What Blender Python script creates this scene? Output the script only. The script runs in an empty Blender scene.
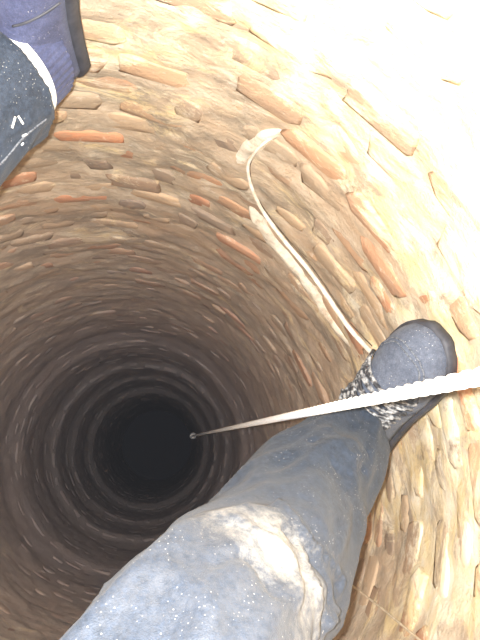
import bpy, bmesh, math, random
from mathutils import Vector, Matrix, noise
from mathutils.bvhtree import BVHTree

# ------------------------------------------------------------------ camera, light, exposure
scene = bpy.context.scene
COL = scene.collection
FPX = 610.0                       # focal length in pixels of the 480x640 frame
NADIR = (168.0, 441.0)            # where straight-down lands in the frame
CAM = Vector((0.165, 0.055, 9.5))   # the phone, off the well's axis (the axis is world Z)

def cam_ray(px, py):
    return Vector((px - 240.0, 320.0 - py, -FPX))

n = cam_ray(*NADIR).normalized()
ROT = n.rotation_difference(Vector((0, 0, -1))).to_matrix()
cam_data = bpy.data.cameras.new('camera')
cam_data.sensor_fit = 'VERTICAL'; cam_data.sensor_height = 24.0
cam_data.lens = FPX / 640.0 * 24.0
cam_data.clip_start = 0.01
cam = bpy.data.objects.new('camera', cam_data); COL.objects.link(cam)
cam.matrix_world = Matrix.Translation(CAM) @ ROT.to_4x4()
scene.camera = cam

world = bpy.data.worlds.new('world'); scene.world = world
world.use_nodes = True
bg = world.node_tree.nodes['Background']
bg.inputs[0].default_value = (0.62, 0.66, 0.75, 1); bg.inputs[1].default_value = 0.25   # faint ambient fill added for the deep shaft, entering at the open mouth

fl = bpy.data.lights.new('phone_flash', 'POINT')          # the phone's flash, beside the lens
fl.energy = 86.0; fl.shadow_soft_size = 0.004; fl.color = (1.0, 0.985, 0.965)
flo = bpy.data.objects.new('phone_flash', fl); COL.objects.link(flo)
flo.location = CAM + ROT @ Vector((-0.014, 0.006, 0.006))

vs = scene.view_settings
vs.view_transform = 'Standard'; vs.look = 'None'; vs.gamma = 1.0; vs.use_curve_mapping = False
vs.exposure = 0.0

# ------------------------------------------------------------------ helpers
def P(px, py, dist):
    """point seen at a pixel, dist metres from the lens"""
    return CAM + ROT @ (cam_ray(px, py).normalized() * dist)
def C(x, y, z):
    """point given in metres right / up / behind the lens"""
    return CAM + ROT @ Vector((x, y, z))
def D(x, y, z):
    return (ROT @ Vector((x, y, z))).normalized()
R0 = 0.55
def wall_hit(px, py, inset=0.0):
    d = (ROT @ cam_ray(px, py)).normalized()
    a = d.x**2 + d.y**2; b = 2*(CAM.x*d.x + CAM.y*d.y); c = CAM.x**2 + CAM.y**2 - (R0 - inset)**2
    t = (-b + math.sqrt(b*b - 4*a*c)) / (2*a)
    return CAM + d*t
ROTI = ROT.transposed()
def project(p):
    q = ROTI @ (p - CAM)
    if q.z > -0.02: return None
    return (240 + FPX*q.x/-q.z, 320 - FPX*q.y/-q.z, q.length)

def link(name, me, mat=None, parent=None, smooth=True):
    o = bpy.data.objects.new(name, me); COL.objects.link(o)
    if mat: 
        if not me.materials: me.materials.append(mat)
    if parent: o.parent = parent
    if smooth:
        me.polygons.foreach_set('use_smooth', [True]*len(me.polygons))
    return o
def mesh(name, verts, faces):
    me = bpy.data.meshes.new(name); me.from_pydata([tuple(v) for v in verts], [], faces); me.update()
    return me
def tag(o, label=None, cat=None, kind=None, group=None):
    if label: o['label'] = label
    if cat: o['category'] = cat
    if kind: o['kind'] = kind
    if group: o['group'] = group
    return o
def catmull(pts, rads, n):
    out = []
    m = len(pts)
    for i in range(m - 1):
        p0 = pts[max(i-1, 0)]; p1 = pts[i]; p2 = pts[i+1]; p3 = pts[min(i+2, m-1)]
        for k in range(n):
            t = k / n
            q = 0.5*((2*p1) + (p2-p0)*t + (2*p0-5*p1+4*p2-p3)*t*t + (-p0+3*p1-3*p2+p3)*t**3)
            out.append((q, rads[i]*(1-t) + rads[i+1]*t))
    out.append((pts[-1], rads[-1]))
    return out
def sweep(path, sides=8, disp=None, flat=None, cap=True):
    """tube along [(point, radius)], parallel-transported; disp(t, angle) adds to the radius"""
    verts, faces = [], []
    N = len(path); up = None; L = 0.0
    for i, (p, r) in enumerate(path):
        a = path[max(i-1, 0)][0]; b = path[min(i+1, N-1)][0]
        t = (b - a).normalized()
        if i: L += (p - path[i-1][0]).length
        if up is None:
            up = Vector((0, 0, 1)) if abs(t.z) < 0.9 else Vector((1, 0, 0))
        up = (up - t*up.dot(t)).normalized(); sd = t.cross(up)
        for k in range(sides):
            an = 2*math.pi*k/sides
            rr = r + (disp(L, an, i/(N-1)) if disp else 0.0)
            f = flat or (1, 1)
            verts.append(p + up*math.cos(an)*rr*f[0] + sd*math.sin(an)*rr*f[1])
    for i in range(N-1):
        for k in range(sides):
            k2 = (k+1) % sides
            faces.append((i*sides+k, i*sides+k2, (i+1)*sides+k2, (i+1)*sides+k))
    if cap:
        faces.append(tuple(reversed(range(sides))))
        faces.append(tuple((N-1)*sides + k for k in range(sides)))
    return verts, faces
def merge(parts):
    V, F = [], []
    for v, f in parts:
        o = len(V); V += v; F += [tuple(i+o for i in q) for q in f]
    return V, F

# ------------------------------------------------------------------ materials
def new_mat(name, rough=0.9, spec=0.2):
    m = bpy.data.materials.new(name); m.use_nodes = True
    nt = m.node_tree; b = nt.nodes['Principled BSDF']
    b.inputs['Roughness'].default_value = rough
    b.inputs['Specular IOR Level'].default_value = spec
    return m, nt, b
def N(nt, typ, **kw):
    nd = nt.nodes.new(typ)
    for k, v in kw.items(): setattr(nd, k, v)
    return nd
def noise_tex(nt, vec, scale, detail=4, rough=0.6, dist=0.0):
    t = N(nt, 'ShaderNodeTexNoise'); t.inputs['Scale'].default_value = scale
    t.inputs['Detail'].default_value = detail; t.inputs['Roughness'].default_value = rough
    t.inputs['Distortion'].default_value = dist
    if vec is not None: nt.links.new(vec, t.inputs['Vector'])
    return t.outputs['Fac']
def ramp(nt, fac, stops):
    r = N(nt, 'ShaderNodeValToRGB'); nt.links.new(fac, r.inputs[0])
    el = r.color_ramp.elements
    while len(el) < len(stops): el.new(0.5)
    for e, (p, c) in zip(el, stops):
        e.position = p; e.color = (*c, 1) if len(c) == 3 else c
    return r.outputs[0]
def mix(nt, fac, a, b, mode='MIX'):
    m = N(nt, 'ShaderNodeMix', data_type='RGBA', blend_type=mode)
    for sock, v in ((m.inputs[0], fac), (m.inputs[6], a), (m.inputs[7], b)):
        if isinstance(v, (int, float)): sock.default_value = v
        elif isinstance(v, tuple): sock.default_value = (*v, 1)
        else: nt.links.new(v, sock)
    return m.outputs[2]
def bump(nt, b, h, strength, dist):
    bp = N(nt, 'ShaderNodeBump'); bp.inputs['Strength'].default_value = strength
    bp.inputs['Distance'].default_value = dist
    nt.links.new(h, bp.inputs['Height']); nt.links.new(bp.outputs[0], b.inputs['Normal'])
def gray(v): return (v, v, v)

def wall_coords(nt):
    g = N(nt, 'ShaderNodeNewGeometry')
    mp = N(nt, 'ShaderNodeMapping'); mp.inputs['Scale'].default_value = (1, 1, 1.7)
    nt.links.new(g.outputs['Position'], mp.inputs['Vector'])
    return mp.outputs[0]
def grime_and_light(nt, vec, col, k=1.0):
    """brown clay film, grey silt paled to lift the depths and lime bloom with painted glare that run over bricks and joints alike"""
    clay = ramp(nt, noise_tex(nt, vec, 3.2, 7, 0.7, 0.4), [(0.42, gray(0.0)), (0.64, gray(0.8*k))])
    col = mix(nt, clay, col, (0.54, 0.385, 0.25))
    olive = ramp(nt, noise_tex(nt, vec, 8.5, 7, 0.7, 0.3), [(0.47, gray(0.0)), (0.62, gray(0.75*k))])
    col = mix(nt, olive, col, (0.29, 0.245, 0.185))
    # lime bloom, thickened on the patched side to paint up the flash's hot spot
    g = N(nt, 'ShaderNodeNewGeometry')
    dt = N(nt, 'ShaderNodeVectorMath', operation='DISTANCE'); nt.links.new(g.outputs['Position'], dt.inputs[0])
    dt.inputs[1].default_value = (0.42, 0.30, 9.25)
    mr = N(nt, 'ShaderNodeMapRange'); nt.links.new(dt.outputs['Value'], mr.inputs[0])
    mr.inputs[1].default_value = 0.25; mr.inputs[2].default_value = 0.85; mr.inputs[3].default_value = 0.105; mr.inputs[4].default_value = 0.0
    d2 = N(nt, 'ShaderNodeVectorMath', operation='DISTANCE'); nt.links.new(g.outputs['Position'], d2.inputs[0])
    d2.inputs[1].default_value = (0.55, 0.00, 8.70)  # second pale zone paints the blown-out halo round the shoe
    m2 = N(nt, 'ShaderNodeMapRange'); nt.links.new(d2.outputs['Value'], m2.inputs[0])
    m2.inputs[1].default_value = 0.06; m2.inputs[2].default_value = 0.42; m2.inputs[3].default_value = 0.15; m2.inputs[4].default_value = 0.0
    mx = N(nt, 'ShaderNodeMath', operation='MAXIMUM'); nt.links.new(mr.outputs[0], mx.inputs[0]); nt.links.new(m2.outputs[0], mx.inputs[1])
    ad = N(nt, 'ShaderNodeMath', operation='ADD'); nt.links.new(mx.outputs[0], ad.inputs[0])
    nt.links.new(noise_tex(nt, vec, 6.0, 9, 0.75, 1.0), ad.inputs[1])
    lime = ramp(nt, ad.outputs[0], [(0.54 + 0.06*(1-k), gray(0.0)), (0.63 + 0.06*(1-k), gray(0.9))])
    lcol = mix(nt, ramp(nt, noise_tex(nt, vec, 11, 6, 0.7, 0.5), [(0.42, gray(0.0)), (0.60, gray(1.0))]), (0.76, 0.61, 0.34), (0.82, 0.75, 0.60))
    col = mix(nt, lime, col, lcol)
    fleck = ramp(nt, noise_tex(nt, vec, 38, 4, 0.7, 0.6), [(0.60, gray(0.0)), (0.70, gray(0.45))])
    col = mix(nt, fleck, col, (0.72, 0.66, 0.55))
    # grey silt over the lower shaft, paled to paint more light into the depths
    sp = N(nt, 'ShaderNodeSeparateXYZ'); nt.links.new(g.outputs['Position'], sp.inputs[0])
    ms = N(nt, 'ShaderNodeMapRange'); nt.links.new(sp.outputs[2], ms.inputs[0])
    ms.inputs[1].default_value = 8.5; ms.inputs[2].default_value = 6.6; ms.inputs[3].default_value = 0.0; ms.inputs[4].default_value = 0.85
    col = mix(nt, ms.outputs[0], col, (0.49, 0.435, 0.44))
    return col

M = {}
m, nt, b = new_mat('worn_brick'); M['brick'] = m
vec = wall_coords(nt)
at = N(nt, 'ShaderNodeAttribute', attribute_name='tint')
fine = noise_tex(nt, vec, 60, 5, 0.7)
c = mix(nt, ramp(nt, fine, [(0.35, gray(0.0)), (0.75, gray(0.5))]), at.outputs['Color'], (0.42, 0.30, 0.2))
c = grime_and_light(nt, vec, c, 0.55)
nt.links.new(c, b.inputs['Base Color'])
bump(nt, b, noise_tex(nt, vec, 110, 6, 0.75), 0.8, 0.004)

m, nt, b = new_mat('lime_mortar'); M['mortar'] = m
vec = wall_coords(nt)
fine = noise_tex(nt, vec, 45, 6, 0.7)
c = ramp(nt, noise_tex(nt, vec, 16, 6, 0.7), [(0.3, (0.38, 0.30, 0.22)), (0.5, (0.55, 0.45, 0.33)), (0.72, (0.74, 0.66, 0.53))])
c = grime_and_light(nt, vec, c)
nt.links.new(c, b.inputs['Base Color'])
bump(nt, b, noise_tex(nt, vec, 85, 7, 0.75), 0.9, 0.006)

m, nt, b = new_mat('dark_water', 0.8, 0.1); M['water'] = m   # silty
b.inputs['Base Color'].default_value = (0.16, 0.16, 0.19, 1)
g = N(nt, 'ShaderNodeNewGeometry')
bump(nt, b, noise_tex(nt, g.outputs['Position'], 12, 3), 0.3, 0.01)

def cloth(name, base, light, knee_light, weave=900, rough=0.62):
    m, nt, b = new_mat(name, rough, 0.3)
    g = N(nt, 'ShaderNodeNewGeometry'); pos = g.outputs['Position']
    c = mix(nt, ramp(nt, noise_tex(nt, pos, 26, 6, 0.7), [(0.35, gray(0.0)), (0.7, gray(1.0))]), base, light)
    w = noise_tex(nt, pos, weave, 2, 0.5)
    c = mix(nt, ramp(nt, w, [(0.35, gray(0.35)), (0.65, gray(0.0))]), c, tuple(v*0.45 for v in base))
    c = mix(nt, ramp(nt, noise_tex(nt, pos, 170, 5, 0.8), [(0.42, gray(0.0)), (0.68, gray(0.5 if knee_light else 0.25))]), c, tuple(v*1.9 for v in light))
    # white lime specks
    v = N(nt, 'ShaderNodeTexVoronoi'); v.inputs['Scale'].default_value = 270; v.inputs['Randomness'].default_value = 1
    nt.links.new(pos, v.inputs['Vector'])
    sp = ramp(nt, v.outputs['Distance'], [(0.05, gray(1.0)), (0.16, gray(0.0))])
    gate = ramp(nt, noise_tex(nt, pos, 30, 3, 0.6), [(0.47, gray(0.0)), (0.60, gray(0.9))])
    spk = mix(nt, 1.0, sp, gate, 'MULTIPLY')
    c = mix(nt, spk, c, (0.62, 0.61, 0.57))
    if knee_light:  # pale knee and thigh tones paint in the flash's highlight
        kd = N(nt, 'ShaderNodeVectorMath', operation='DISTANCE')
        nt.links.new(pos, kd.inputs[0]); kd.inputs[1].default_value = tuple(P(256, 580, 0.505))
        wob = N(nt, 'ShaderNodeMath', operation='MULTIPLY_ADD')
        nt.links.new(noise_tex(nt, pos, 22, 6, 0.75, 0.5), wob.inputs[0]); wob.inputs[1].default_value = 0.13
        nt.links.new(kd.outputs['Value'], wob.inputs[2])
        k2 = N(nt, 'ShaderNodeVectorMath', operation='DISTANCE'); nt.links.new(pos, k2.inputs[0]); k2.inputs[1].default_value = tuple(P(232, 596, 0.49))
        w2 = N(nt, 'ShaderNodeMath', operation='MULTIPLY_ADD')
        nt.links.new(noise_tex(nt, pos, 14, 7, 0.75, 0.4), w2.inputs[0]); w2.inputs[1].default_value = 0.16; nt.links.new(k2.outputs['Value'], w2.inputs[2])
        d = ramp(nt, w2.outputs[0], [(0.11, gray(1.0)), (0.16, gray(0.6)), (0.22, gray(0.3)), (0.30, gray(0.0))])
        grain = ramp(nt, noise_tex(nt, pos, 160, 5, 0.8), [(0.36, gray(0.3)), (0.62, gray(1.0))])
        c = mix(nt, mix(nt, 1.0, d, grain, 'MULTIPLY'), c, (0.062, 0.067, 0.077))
        d = ramp(nt, wob.outputs[0], [(0.078, gray(knee_light*0.85)), (0.128, gray(0.0))])
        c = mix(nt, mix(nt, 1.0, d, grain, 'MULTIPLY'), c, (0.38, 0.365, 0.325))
    nt.links.new(c, b.inputs['Base Color'])
    b.inputs['Sheen Weight'].default_value = 0.06
    bump(nt, b, w, 0.35, 0.0015)
    return m
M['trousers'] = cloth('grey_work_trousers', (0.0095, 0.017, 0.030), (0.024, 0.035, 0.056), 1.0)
M['shoe'] = cloth('slate_suede', (0.050, 0.062, 0.090), (0.095, 0.112, 0.15), 0, 600, 0.8)
M['shoe_blue'] = cloth('navy_suede', (0.030, 0.036, 0.080), (0.062, 0.074, 0.145), 0, 600, 0.8)
m, nt, b = new_mat('white_sock'); M['sock'] = m
b.inputs['Base Color'].default_value = (0.75, 0.76, 0.74, 1)
g = N(nt, 'ShaderNodeNewGeometry'); bump(nt, b, noise_tex(nt, g.outputs['Position'], 300), 0.4, 0.002)
m, nt, b = new_mat('rubber_sole', 0.6, 0.4); M['sole'] = m
g = N(nt, 'ShaderNodeNewGeometry')
nt.links.new(ramp(nt, noise_tex(nt, g.outputs['Position'], 40), [(0.35, (0.022, 0.024, 0.032)), (0.7, (0.055, 0.058, 0.07))]), b.inputs['Base Color'])
m, nt, b = new_mat('pale_stitching', 0.7); M['stitch'] = m
g = N(nt, 'ShaderNodeNewGeometry')
nt.links.new(ramp(nt, noise_tex(nt, g.outputs['Position'], 400), [(0.4, (0.05, 0.057, 0.075)), (0.6, (0.15, 0.165, 0.19))]), b.inputs['Base Color'])
m, nt, b = new_mat('grey_lace', 0.5, 0.5); M['lace'] = m
g = N(nt, 'ShaderNodeNewGeometry')
nt.links.new(ramp(nt, noise_tex(nt, g.outputs['Position'], 120), [(0.46, (0.02, 0.022, 0.027)), (0.62, (0.28, 0.29, 0.30))]), b.inputs['Base Color'])
m, nt, b = new_mat('white_rope', 0.8); M['rope'] = m
g = N(nt, 'ShaderNodeNewGeometry')
nt.links.new(ramp(nt, noise_tex(nt, g.outputs['Position'], 250), [(0.3, (0.66, 0.69, 0.73)), (0.6, (0.84, 0.87, 0.90))]), b.inputs['Base Color'])
m, nt, b = new_mat('pale_cable', 0.6, 0.4); M['cable'] = m
g = N(nt, 'ShaderNodeNewGeometry')
nt.links.new(ramp(nt, noise_tex(nt, g.outputs['Position'], 60), [(0.35, (0.60, 0.52, 0.40)), (0.6, (0.80, 0.76, 0.68))]), b.inputs['Base Color'])
m, nt, b = new_mat('cable_shade_strip', 0.6); M['shade_strip'] = m
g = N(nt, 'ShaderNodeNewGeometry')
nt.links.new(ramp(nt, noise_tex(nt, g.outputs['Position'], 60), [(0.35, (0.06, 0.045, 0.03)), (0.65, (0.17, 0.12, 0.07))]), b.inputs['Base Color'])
m, nt, b = new_mat('lime_fillet'); M['fillet'] = m
vec = wall_coords(nt)
nt.links.new(ramp(nt, noise_tex(nt, vec, 30, 7, 0.75), [(0.34, (0.50, 0.38, 0.26)), (0.5, (0.78, 0.70, 0.56)), (0.7, (0.84, 0.79, 0.68))]), b.inputs['Base Color'])
bump(nt, b, noise_tex(nt, vec, 85, 7, 0.75), 0.9, 0.006)
m, nt, b = new_mat('thin_cord', 0.8); M['cord'] = m
g = N(nt, 'ShaderNodeNewGeometry')
nt.links.new(ramp(nt, noise_tex(nt, g.outputs['Position'], 90), [(0.35, (0.48, 0.38, 0.25)), (0.6, (0.66, 0.56, 0.42))]), b.inputs['Base Color'])

# ------------------------------------------------------------------ the well shaft
rnd = random.Random(7)
TOP = 10.25
def profile(z):
    """shaft radius at a height: nearly straight, with set-back and proud rings low down"""
    z = z - 1.5
    r = R0 + 0.006*math.sin(z*2.3)
    def band(c, w, a):
        return a*math.exp(-((z - c)/w)**2)
    def step(c, a):
        t = max(0.0, min(1.0, (c + 0.03 - z)/0.06)); return a*t*t*(3 - 2*t)
    r += band(4.20, 0.09, 0.020) + step(4.05, -0.030) + band(3.55, 0.10, 0.022) + step(3.40, -0.022)
    r += band(5.15, 0.10, 0.014) + step(4.98, -0.016) + step(4.7, 0.016) + band(2.75, 0.12, 0.03) + step(2.6, -0.03)
    r += step(1.2, 0.05)
    return r
def relief(th, z):
    p = Vector((math.cos(th), math.sin(th), z*2.2))
    q = Vector((0.55*math.cos(th), 0.55*math.sin(th), z)) - Vector((0.42, 0.30, 9.25))
    patch = -0.0045*max(0.0, min(1.0, (0.85 - q.length)/0.5))
    return patch + 0.010*noise.noise(p*3.1) + 0.006*noise.noise(p*9.0 + Vector((5, 1, 2))) + 0.0040*noise.noise(p*22.0)
ZS = []
z = TOP
while z > 7.1: ZS.append(z); z -= 0.0105
while z > 0: ZS.append(z); z -= 0.028
ZS.append(-0.05)
NTH = 300
verts = []; faces = []
for z in ZS:
    pr = profile(z)
    for k in range(NTH):
        th = 2*math.pi*k/NTH
        r = pr + relief(th, z)
        verts.append((r*math.cos(th), r*math.sin(th), z))
for i in range(len(ZS)-1):
    for k in range(NTH):
        k2 = (k+1) % NTH
        faces.append((i*NTH+k, i*NTH+k2, (i+1)*NTH+k2, (i+1)*NTH+k))
# outer ground-side skin so that the shaft has thickness
o0 = len(verts)
for z in (TOP, -0.05):
    for k in range(NTH):
        th = 2*math.pi*k/NTH; verts.append((0.80*math.cos(th), 0.80*math.sin(th), z))
for k in range(NTH):
    k2 = (k+1) % NTH
    faces.append((k, o0+k, o0+k2, k2)); faces.append((o0+k, o0+NTH+k, o0+NTH+k2, o0+k2))
wall = link('wall_round', mesh('wall_round', verts, faces), M['mortar'])
tag(wall, 'round brick well shaft smeared with pale lime mortar and clay', 'wall', 'structure')

fv = [(0, 0, 0)]; ff = []
for k in range(96):
    th = 2*math.pi*k/96; fv.append((0.6*math.cos(th), 0.6*math.sin(th), 0.0))
for k in range(96): ff.append((0, 1+k, 1+(k+1) % 96))
for k in range(96):
    th = 2*math.pi*k/96; fv.append((0.6*math.cos(th), 0.6*math.sin(th), -0.04))
for k in range(96): ff.append((1+k, 97+k, 97+(k+1) % 96, 1+(k+1) % 96))
fl_o = link('floor', mesh('floor', fv, ff), M['water'], smooth=False)
tag(fl_o, 'dark water at the bottom of the well', 'water', 'structure')

# ------------------------------------------------------------------ the person (built before the bricks so they can be sorted by what shows)
person = bpy.data.objects.new('person', None); COL.objects.link(person)
person.location = C(-0.29, -0.35, -0.13)
tag(person, 'person in lime-specked grey trousers bracing both feet against the well wall', 'person')
bpy.context.view_layer.update()
PINV = Matrix.Translation(-person.location)
def under(o, parent, inv=PINV):
    o.parent = parent
    return o
def shift(vs_): return [v - person.location for v in vs_]

hipR = C(-0.20, -0.42, -0.17); hipL = C(-0.34, -0.29, -0.16)
pel = (hipR + hipL)*0.5 + Vector((0, 0, 0.05))
def wr(seed, amp):
    def f(L, an, t):
        ca, sa = math.cos(an), math.sin(an)
        p = Vector((ca*1.5, sa*1.5, L*6 + seed))
        q = Vector((ca*1.7 + L*5, sa*1.7 - L*3, L*8 + seed*2))
        w = Vector((ca*3.0 + L*9, sa*3.0, L*17 + seed))
        d = amp*(0.8*noise.noise(p) + 0.75*(0.55 - 1.6*abs(noise.noise(q))) + 0.35*(0.5 - 1.5*abs(noise.noise(w))))
        return d*min(1.0, 0.3 + 6*t*(1-t))
    return f
legR = catmull([P(356, 431, 0.855), P(347, 441, 0.835), P(318, 479, 0.76), P(269, 557, 0.63), P(220, 618, 0.53), P(152, 706, 0.46), hipR, pel],
               [0.047, 0.051, 0.064, 0.074, 0.075, 0.073, 0.090, 0.06], 12)
A2 = P(-9, 91, 0.765)
kneeL = C(-0.44, -0.06, -0.48)
legL = catmull([A2 + (A2-kneeL).normalized()*0.012, A2, A2.lerp(kneeL, 0.4), kneeL, kneeL.lerp(hipL, 0.5), hipL, pel],
               [0.070, 0.071, 0.072, 0.078, 0.084, 0.092, 0.06], 12)
hips = catmull([pel + Vector((0, 0, -0.10)), pel, pel + Vector((0.0, 0, 0.13)), pel + Vector((0, 0, 0.16))],
               [0.07, 0.135, 0.12, 0.11], 8)
V, F = merge([sweep(legR, 72, wr(1.0, 0.013)), sweep(legL, 56, wr(4.0, 0.010)), sweep(hips, 40)])
tmp = bpy.data.objects.new('tmp', mesh('tmp', shift(V), F)); COL.objects.link(tmp)
rm = tmp.modifiers.new('r', 'REMESH'); rm.mode = 'VOXEL'; rm.voxel_size = 0.0045
sm = tmp.modifiers.new('s', 'SMOOTH'); sm.factor = 0.5; sm.iterations = 2
dg = bpy.context.evaluated_depsgraph_get()
tme = bpy.data.meshes.new_from_object(tmp.evaluated_get(dg))
bpy.data.objects.remove(tmp)
tme.name = 'trousers'; tme.materials.clear()
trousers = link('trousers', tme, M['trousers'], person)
tag(trousers, 'grey lime-specked work trousers, flash highlight painted at the knee')
def on_cloth(px, py):
    d = (ROT @ cam_ray(px, py)).normalized()
    return CLOTH.ray_cast(CAM - person.location, d)
CLOTH = BVHTree.FromPolygons([v.co for v in tme.vertices], [tuple(p.vertices) for p in tme.polygons])
def ridge(pts, h, w):
    hits = [on_cloth(*p)[0] for p in pts]; hits = [p for p in hits if p]
    line = [p for p, _ in catmull(hits, [0]*len(hits), 6)] if len(hits) > 1 else []
    N_ = {}
    for v in tme.vertices:
        dm = min(((v.co - q).length for q in line), default=9)
        if dm < 3*w: N_[v.index] = h*math.exp(-(dm/w)**2)
    nr = [v.normal.copy() for v in tme.vertices]
    for i_, a_ in N_.items(): tme.vertices[i_].co += nr[i_]*a_
    tme.update()
# creases that gather at the knee
ridge([(279, 508), (308, 545), (338, 582), (326, 622)], 0.009, 0.006)
ridge([(300, 547), (316, 590), (312, 636)], 0.006, 0.005)
ridge([(286, 530), (318, 566), (331, 600)], -0.006, 0.005)
ridge([(235, 520), (262, 536), (290, 560), (296, 600)], 0.005, 0.008)
ridge([(215, 560), (250, 556), (276, 590)], -0.005, 0.007)
ridge([(170, 570), (205, 600), (212, 640)], 0.004, 0.009)
ridge([(330, 430), (350, 455), (372, 452)], 0.005, 0.005)
ridge([(312, 440), (338, 470), (364, 470)], -0.004, 0.005)
ridge([(0, 140), (18, 128), (48, 112)], 0.004, 0.006)
CLOTH = BVHTree.FromPolygons([v.co for v in tme.vertices], [tuple(p.vertices) for p in tme.polygons])
def laid(name, pts, r, mat, parent, n_=8):
    hits = [on_cloth(*p) for p in pts]; hits = [h[0] + h[1]*r*0.35 for h in hits if h[0]]
    if len(hits) < 2: return
    v, f = sweep(catmull(hits, [r]*len(hits), n_), 6); return link(name, mesh(name, v, f), mat, parent)
laid('seam', [(-10, 173), (2, 162), (10, 153), (18, 143), (28, 133), (38, 125), (46, 119)], 0.0012, M['stitch'], trousers)
for a_, b2 in (((12, 128), (15, 117)), ((18, 116), (23, 124)), ((22, 136), (26, 134)), ((19, 142), (21, 140)), ((21, 145), (23, 143))):
    laid('lime_splash', [a_, ((a_[0]+b2[0])/2, (a_[1]+b2[1])/2), b2], 0.0011, M['sock'], trousers)

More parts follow.
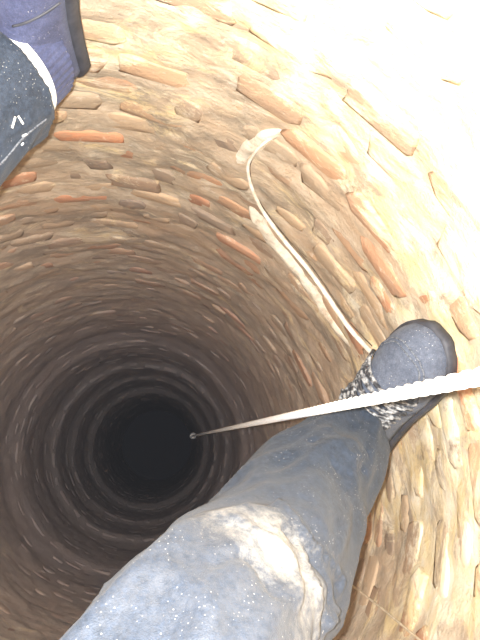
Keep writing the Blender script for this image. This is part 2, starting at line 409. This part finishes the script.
# --- shoes
def shoe(name, origin, X, Z, mat, label, laces=True):
    """origin = heel bottom; X toe-wards, Z out of the instep; a lofted upper on a rubber sole"""
    X = X.normalized(); Z = (Z - X*Z.dot(X)).normalized(); Y = Z.cross(X)
    S = 0.97
    W = lambda x, y, z: origin - person.location + (X*x + Y*y + Z*z)*S
    Ln = 0.285
    def halfw(s):
        key = [(0, 0.012), (0.03, 0.024), (0.10, 0.033), (0.25, 0.035), (0.45, 0.040), (0.65, 0.050), (0.78, 0.0515), (0.88, 0.046), (0.95, 0.034), (0.985, 0.02), (1.0, 0.008)]
        for (a, u), (b2, w) in zip(key, key[1:]):
            if s <= b2: 
                t = (s-a)/(b2-a); return u + (w-u)*t
        return key[-1][1]
    def height(s):
        key = [(0, 0.062), (0.03, 0.082), (0.12, 0.098), (0.28, 0.104), (0.42, 0.096), (0.55, 0.080), (0.68, 0.067), (0.80, 0.060), (0.90, 0.052), (0.96, 0.043), (1.0, 0.026)]
        for (a, u), (b2, w) in zip(key, key[1:]):
            if s <= b2:
                t = (s-a)/(b2-a); t = t*t*(3-2*t); return u + (w-u)*t
        return key[-1][1]
    def pt(s, an, off=0.0):
        h = height(s) + off; w = halfw(s) + off; z0 = 0.016
        cx = math.cos(an); sz = math.sin(an)
        ex = 0.72
        y = math.copysign(abs(cx)**ex, cx)*w; zz = z0 + abs(sz)**0.85*(h - z0)
        y *= 1.0 - 0.28*max(0, zz/0.1)**2 if s > 0.5 else 1.0
        return W(s*Ln, y + 0.006*math.sin(s*3.1), zz)
    SS = [0, 0.012, 0.03, 0.06] + [0.10 + 0.04*i for i in range(20)] + [0.90, 0.93, 0.955, 0.975, 0.99, 1.0]
    K = 20
    vv, ff_ = [], []
    for s in SS:
        for k in range(K+1): vv.append(pt(s, math.pi*k/K))
    for i in range(len(SS)-1):
        for k in range(K):
            a = i*(K+1)+k; ff_.append((a, a+1, a+K+2, a+K+1))
    for i in (0, len(SS)-1): ff_.append(tuple(i*(K+1)+k for k in range(K+1)))
    ff_.append(tuple([i*(K+1) for i in range(len(SS))] + [i*(K+1)+K for i in reversed(range(len(SS)))]))
    me = mesh(name, vv, ff_)
    bmm = bmesh.new(); bmm.from_mesh(me); bmesh.ops.recalc_face_normals(bmm, faces=bmm.faces); bmm.to_mesh(me); bmm.free()
    up = link(name, me, mat, person); tag(up, label)
    # sole: flared slab following the outline
    sv, sf = [], []
    SO = SS; ring = [(s, 1) for s in SO] + [(s, -1) for s in reversed(SO)]
    prof = [(0.001, -0.003), (0.004, 0.0035), (0.014, 0.0045), (0.019, 0.003), (0.020, -0.004)]
    for z0, off in prof:
        for s, sg in ring:
            w = halfw(s) + off; x = s*Ln
            if s < 0.02: x -= off
            if s > 0.98: x += off
            sv.append(W(x, sg*w + 0.006*math.sin(s*3.1), z0))
    Q = len(ring)
    for i in range(len(prof)-1):
        for k in range(Q):
            k2 = (k+1) % Q; sf.append((i*Q+k, i*Q+k2, (i+1)*Q+k2, (i+1)*Q+k))
    sf.append(tuple(reversed(range(Q)))); sf.append(tuple((len(prof)-1)*Q+k for k in range(Q)))
    me = mesh('sole', sv, sf)
    bmm = bmesh.new(); bmm.from_mesh(me); bmesh.ops.recalc_face_normals(bmm, faces=bmm.faces); bmm.to_mesh(me); bmm.free()
    so = link('sole', me, M['sole'], up)
    # collar roll
    pth = [(pt(0.10 + 0.24*(0.5-0.5*math.cos(2*math.pi*k/28)) , math.pi*(0.5 + 0.30*math.sin(2*math.pi*k/28)), 0.001), 0.0055) for k in range(29)]
    v, f = sweep(pth, 8); link('collar', mesh('collar', v, f), mat, up)
    # toe seam: two rows of pale stitching in a U over the toe box
    for dd in (0.0, 0.022):
        pth = []
        for k in range(41):
            u = -1 + 2*k/40
            s = 0.925 - dd - 0.22*abs(u)**2.4; an = math.pi*(0.5 - 0.37*math.copysign(abs(u)**0.75, u)*(1 - dd*4))
            pth.append((pt(s, an, 0.0006), 0.0011))
        v, f = sweep(pth, 6); link('stitching', mesh('stitching', v, f), M['stitch'], up)
    # side seam from the sole up to the lacing
    for sg in (-1, 1):
        pth = [(pt(0.60 - 0.06*k/12, math.pi*(0.5 + sg*(0.46 - 0.30*k/12)), 0.0007), 0.0014) for k in range(13)]
        v, f = sweep(pth, 6); link('side_seam', mesh('side_seam', v, f), M['sole'], up)
    # tongue, laces
    if laces:
        tv, tf = [], []
        for i in range(12):
            s = 0.36 + 0.33*i/11
            for k in range(7): tv.append(pt(s, math.pi*(0.5 + 0.15*(k-3)/3), 0.0035 - 0.001*abs(k-3)))
        for i in range(11):
            for k in range(6):
                a = i*7+k; tf.append((a, a+1, a+8, a+7))
        tmes = mesh('tongue', tv, tf); to = link('tongue', tmes, mat, up)
        tk = to.modifiers.new('t', 'SOLIDIFY'); tk.thickness = 0.004
        for i in range(6):
            s = 0.69 - 0.042*i
            for sg in (-1, 1):
                pth = []
                for k in range(13):
                    u = -1 + 2*k/12
                    pth.append((pt(s - 0.021*(u*sg), math.pi*(0.5 - 0.35*u), 0.0050 + (0.0018 if sg > 0 else 0.0)*(1-u*u)), 0.0027))
                v, f = sweep(pth, 6, flat=(1.0, 1.0)); link('lace', mesh('lace', v, f), M['lace'], up)
        # bow loops and loose ends
        for sg, ll in ((-1, 0.05), (1, 0.04)):
            base = pt(0.50, math.pi*0.5, 0.009)
            pth = []
            for k in range(19):
                u = 2*math.pi*k/18
                pth.append((base + (X*(0.012*math.sin(u)-0.01) + Y*sg*ll*0.5*(1-math.cos(u)) + Z*(0.004*math.sin(u) - 0.018*(0.5-0.5*math.cos(u))))*S, 0.0024))
            v, f = sweep(pth, 6); link('lace_bow', mesh('lace_bow', v, f), M['lace'], up)
    return up

# right foot: toe pushed against the near wall
A1 = P(347, 430, 0.87); T1 = P(429, 337, 0.775)
g1 = (T1 - A1).normalized(); upv = (CAM - A1).normalized()
upv = (upv + D(-0.30, 0.10, 0)*0.5).normalized()
side = upv.cross(g1).normalized()
X1 = Matrix.Rotation(-math.radians(17), 3, side) @ g1
Z1 = X1.cross(side) if X1.cross(side).dot(upv) > 0 else -X1.cross(side)
o1 = T1 - X1*0.285*0.97 - Z1*0.03
shoe('shoe', o1, X1, Z1, M['shoe'], 'slate grey suede shoe with stitched toe under the white rope')
# left foot: sole flat on the far wall, toe up, out of frame
lg = (A2 - kneeL).normalized()
Zd = -D(0.66, 0.70, -0.19); Xd = Vector((0, 0, 1)); Xd = (Xd - Zd*Xd.dot(Zd)).normalized()
hb = A2 + lg*0.046 - Zd*0.080 - Xd*0.070
sh2 = shoe('shoe', hb, Xd, Zd, M['shoe_blue'], 'navy suede shoe braced on the wall in the corner', laces=False)
# ribbed knit collar band and sock of the far foot
Xn = Xd.normalized(); Zn = (Zd - Xn*Zd.dot(Xn)).normalized(); Yn = Zn.cross(Xn)
def ell_tube(c0, c1, ra, rb, ribs=0, n_=12, s=72, amp=0.0):
    V, F = [], []
    for i in range(n_):
        t = i/(n_-1); c_ = c0.lerp(c1, t)
        for k in range(s):
            an = 2*math.pi*k/s; q = 1 + amp*math.cos(an*ribs)
            V.append(c_ + (E1*math.cos(an)*ra + E2*math.sin(an)*rb)*q)
    for i in range(n_-1):
        for k in range(s):
            k2 = (k+1) % s; F.append((i*s+k, i*s+k2, (i+1)*s+k2, (i+1)*s+k))
    return V, F
ax = lg; E1 = (Xn - ax*Xn.dot(ax)).normalized(); E2 = ax.cross(E1)
V, F = ell_tube(A2 - ax*0.02, A2 + ax*0.034, 0.064, 0.060, n_=8)
link('sock', mesh('sock', shift(V), F), M['sock'], person)
V, F = ell_tube(A2 + ax*0.028, A2 + ax*0.075, 0.061, 0.057, 44, 12, 264, 0.012)
link('ribbed_collar', mesh('ribbed_collar', shift(V), F), M['shoe_blue'], sh2)

# ------------------------------------------------------------------ bricks
BW, BH, GAP = 0.118, 0.055, 0.010
PALETTE = [(0.50, 0.31, 0.19), (0.54, 0.35, 0.21), (0.44, 0.30, 0.20), (0.42, 0.33, 0.23), (0.36, 0.28, 0.21),
           (0.52, 0.23, 0.12), (0.48, 0.36, 0.24), (0.26, 0.205, 0.16), (0.56, 0.40, 0.25), (0.54, 0.29, 0.16)]
def brick_geo(w, h, r):
    """worn brick face: chamfered outline, rounded-over front; local x radial (inwards), y along the course, z up"""
    out = []
    ch = 0.010
    def outline(ins):
        a, c_ = w/2 - ins, h/2 - ins; k = ch
        return [(-a+k, -c_), (a-k, -c_), (a, -c_+k), (a, c_-k), (a-k, c_), (-a+k, c_), (-a, c_-k), (-a, -c_+k)]
    jit = [(r.uniform(-.007, .007), r.uniform(-.0045, .0045)) for _ in range(8)]
    layers = [(-0.03, 0.0), (0.0030, 0.0), (0.0052, 0.0045)]
    vv = []
    for x, ins in layers:
        for (y, z_), (jy, jz) in zip(outline(ins), jit): vv.append((x + (r.uniform(-.0015, .0015) if x > 0 else 0), y + jy, z_ + jz))
    ff_ = []
    for i in range(2):
        for k in range(8):
            k2 = (k+1) % 8; ff_.append((i*8+k, i*8+k2, (i+1)*8+k2, (i+1)*8+k))
    vv.append((0.0062 + r.uniform(-.002, .001), r.uniform(-.01, .01), r.uniform(-.006, .006)))
    for k in range(8): ff_.append((16+k, 16+(k+1) % 8, 24))
    return vv, ff_
brng = random.Random(11)
VARS = []
for i in range(30):
    ww = (BW - GAP)*brng.choice((0.5, 0.72, 0.85, 0.93, 1.0))*brng.uniform(0.94, 1.03); hh = (BH - GAP)*brng.uniform(0.86, 1.05)
    gv, gf = brick_geo(ww, hh, brng)
    base = PALETTE[i % len(PALETTE)]; k = brng.uniform(0.82, 1.15)
    VARS.append((gv, gf, tuple(min(1, v*k) for v in base)))
def add_tint(me, cols):
    a = me.color_attributes.new('tint', 'FLOAT_COLOR', 'POINT')
    a.data.foreach_set('color', [x for c_ in cols for x in (*c_, 1.0)])
VMESH = []
for i, (gv, gf, t) in enumerate(VARS):
    me = mesh('brick', gv, gf); add_tint(me, [t]*len(gv)); me.materials.append(M['brick'])
    me.polygons.foreach_set('use_smooth', [True]*len(me.polygons)); VMESH.append(me)
places = []
z = TOP - 0.04; course = 0
while z > 0.03:
    pr = profile(z); nb = int(2*math.pi*pr/BW); off = (course % 2)*0.5 + brng.uniform(-0.12, 0.12)
    for k in range(nb):
        th = 2*math.pi*(k + off + brng.uniform(-0.06, 0.06))/nb
        proud = 0.004*noise.noise(Vector((math.cos(th)*2.0, math.sin(th)*2.0, z*4))) + brng.uniform(-0.0045, 0.003)
        zz = z + brng.uniform(-0.004, 0.004)
        rr = pr + relief(th, zz)*0.9 - proud + 0.0028 + 0.0034*max(0.0, min(1.0, (8.4 - zz)/0.8))
        v = brng.randrange(len(VARS)); tilt = brng.uniform(-0.035, 0.035); yaw = brng.uniform(-0.04, 0.04)
        if proud < -0.0060: continue          # wholly plastered over
        m4 = (Matrix.Translation((rr*math.cos(th), rr*math.sin(th), zz)) @ Matrix.Rotation(th + math.pi + yaw, 4, 'Z')
              @ Matrix.Rotation(tilt, 4, 'X'))
        places.append((m4, v))
    z -= BH; course += 1
# which bricks show largest in the frame
bvh = BVHTree.FromObject(trousers, bpy.context.evaluated_depsgraph_get())
scored = []
for i, (m4, v) in enumerate(places):
    c_ = m4.translation; q = project(c_)
    s = 0.0
    if q and -8 < q[0] < 488 and -8 < q[1] < 648:
        d = (c_ - CAM); hit = bvh.ray_cast(CAM - person.location, d.normalized(), d.length)
        if hit[0] is None:
            nrm = Vector((-c_.x, -c_.y, 0)).normalized()
            s = max(0.0, -d.normalized().dot(nrm))/d.length_squared
    scored.append((s, i))
scored.sort(reverse=True)
single = {i for s, i in scored[:300] if s > 0}
for i in sorted(single):
    m4, v = places[i]
    o = bpy.data.objects.new('brick', VMESH[v]); COL.objects.link(o); o.parent = wall; o.matrix_local = m4
V, F, T = [], [], []
for i, (m4, v) in enumerate(places):
    if i in single: continue
    gv, gf, t = VARS[v]; o0 = len(V)
    V += [m4 @ Vector(p) for p in gv]; F += [tuple(q+o0 for q in f) for f in gf]; T += [t]*len(gv)
me = mesh('brickwork', V, F); add_tint(me, T)
bw = link('brickwork', me, M['brick'], wall); bw['kind'] = 'stuff'

# ------------------------------------------------------------------ rope hanging down the shaft
dr = ROT @ cam_ray(478, 377); hd = Vector((dr.x, dr.y, 0)).normalized()
H = 0.158
rxy = CAM + hd*H
de = ROT @ cam_ray(193, 436); zend = CAM.z - H*(-de.z)/math.hypot(de.x, de.y)
rope = bpy.data.objects.new('rope', None); COL.objects.link(rope); rope.location = (rxy.x, rxy.y, zend)
tag(rope, 'taut white twisted rope hanging down the well past the shoe', 'rope')
Lr = TOP + 0.1 - zend
for j in range(3):
    pth = []
    nst = int(Lr/0.006)
    for i in range(nst+1):
        zz = Lr*i/nst; a = 2*math.pi*(zz/0.048 + j/3.0)
        pth.append((Vector((0.0019*math.cos(a), 0.0019*math.sin(a), zz)), 0.0032))
    v, f = sweep(pth, 7); link('strand', mesh('strand', v, f), M['rope'], rope)
kn = []
for k in range(60):
    a = 2*math.pi*k/20; kn.append((Vector((0.014*math.cos(a), 0.014*math.sin(a)*math.cos(a/3), -0.004 + 0.014*math.sin(a*2/3))), 0.0075))
v, f = sweep(kn, 8); link('knot', mesh('knot', v, f), M['rope'], rope)
v, f = sweep([(Vector((0.004, 0, -0.005)), 0.006), (Vector((0.012, -0.006, -0.05)), 0.0055), (Vector((0.02, -0.012, -0.10)), 0.007)], 8)
link('frayed_end', mesh('frayed_end', v, f), M['rope'], rope)

# ------------------------------------------------------------------ cable and cord on the wall
cp = [(276, 136), (270, 139), (262, 145), (254, 154), (248, 166), (250, 182), (256, 198), (266, 216), (287, 244), (308, 269), (328, 297), (347, 325), (366, 347), (392, 372)]
crd = [0.0022, 0.0024, 0.0026, 0.0028, 0.003, 0.0032, 0.0036, 0.004, 0.0046, 0.005, 0.0052, 0.0052, 0.005, 0.005]
pth = catmull([wall_hit(x, y, 0.017 if i_ > 1 else 0.005*i_) for i_, (x, y) in enumerate(cp)], [r_*0.85 for r_ in crd], 8)
base = pth[-1][0]
v, f = sweep([(p - base, r) for p, r in pth], 10)
cb = link('cable', mesh('cable', v, f), M['cable'], None); cb.location = base
tag(cb, 'pale cable curving down the wall to the toe of the shoe', 'cable')
dl = [(256, 152), (250.5, 163), (250, 173), (254, 191), (267.5, 214), (290, 242), (311, 266), (331, 294.5), (350, 322.6), (372, 346)]  # dark strip modelled in place of the shadow line at the cable's edge
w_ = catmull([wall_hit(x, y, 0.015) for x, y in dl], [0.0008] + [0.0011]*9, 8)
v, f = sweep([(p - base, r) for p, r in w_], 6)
shade_strip = link('cable_shade_strip', mesh('cable_shade_strip', v, f), M['shade_strip'], cb); tag(shade_strip, 'thin dark strip standing in for the shadow line along the cable')
# lime fillet smeared beside the cable when the wall was patched
for sp_, rr_ in (([(252, 205), (262, 222), (283, 249), (304, 275), (323, 303), (341, 330), (356, 350)], [0.012, 0.016, 0.015, 0.013, 0.012, 0.011, 0.008]),
                 ([(244, 180), (240, 160), (252, 143), (270, 131), (290, 126)], [0.008, 0.014, 0.018, 0.016, 0.009])):
    st = catmull([wall_hit(x, y, -0.004 if len(sp_) > 5 else -0.0085) for x, y in sp_], rr_, 8)
    v, f = sweep(st, 12, lambda L, an, t: 0.006*noise.noise(Vector((L*28, math.cos(an)*1.3, math.sin(an)*1.3))) - 0.006*(2*t-1)**6)
    link('lime_fillet', mesh('lime_fillet', v, f), M['fillet'], wall)
cp = [(322, 565), (347, 582), (380, 607), (417, 638), (455, 672)]
pth = catmull([wall_hit(x, y, 0.016) for x, y in cp], [0.0019]*5, 8); base = pth[0][0]
v, f = sweep([(p - base, r) for p, r in pth], 8)
cd = link('cord', mesh('cord', v, f), M['cord'], None); cd.location = base
tag(cd, 'thin tan cord stretched down the wall beside the trouser leg', 'cord')

# ------------------------------------------------------------------ haze added to lift the shaft's blacks
m = bpy.data.materials.new('lift_haze'); m.use_nodes = True; nt = m.node_tree
nt.nodes.remove(nt.nodes['Principled BSDF'])
vsn = N(nt, 'ShaderNodeVolumeScatter'); vsn.inputs['Density'].default_value = 0.00068
vsn.inputs['Color'].default_value = (0.80, 0.86, 1.0, 1)
nt.links.new(vsn.outputs[0], nt.nodes['Material Output'].inputs['Volume'])
hv, hf = sweep([(Vector((0, 0, 0.02)), 0.64), (Vector((0, 0, TOP + 0.3)), 0.64)], 48)
hz = link('lift_haze', mesh('lift_haze', hv, hf), m, None, smooth=False)
tag(hz, 'thin haze added to lift the blacks of the well shaft', 'haze', 'stuff')
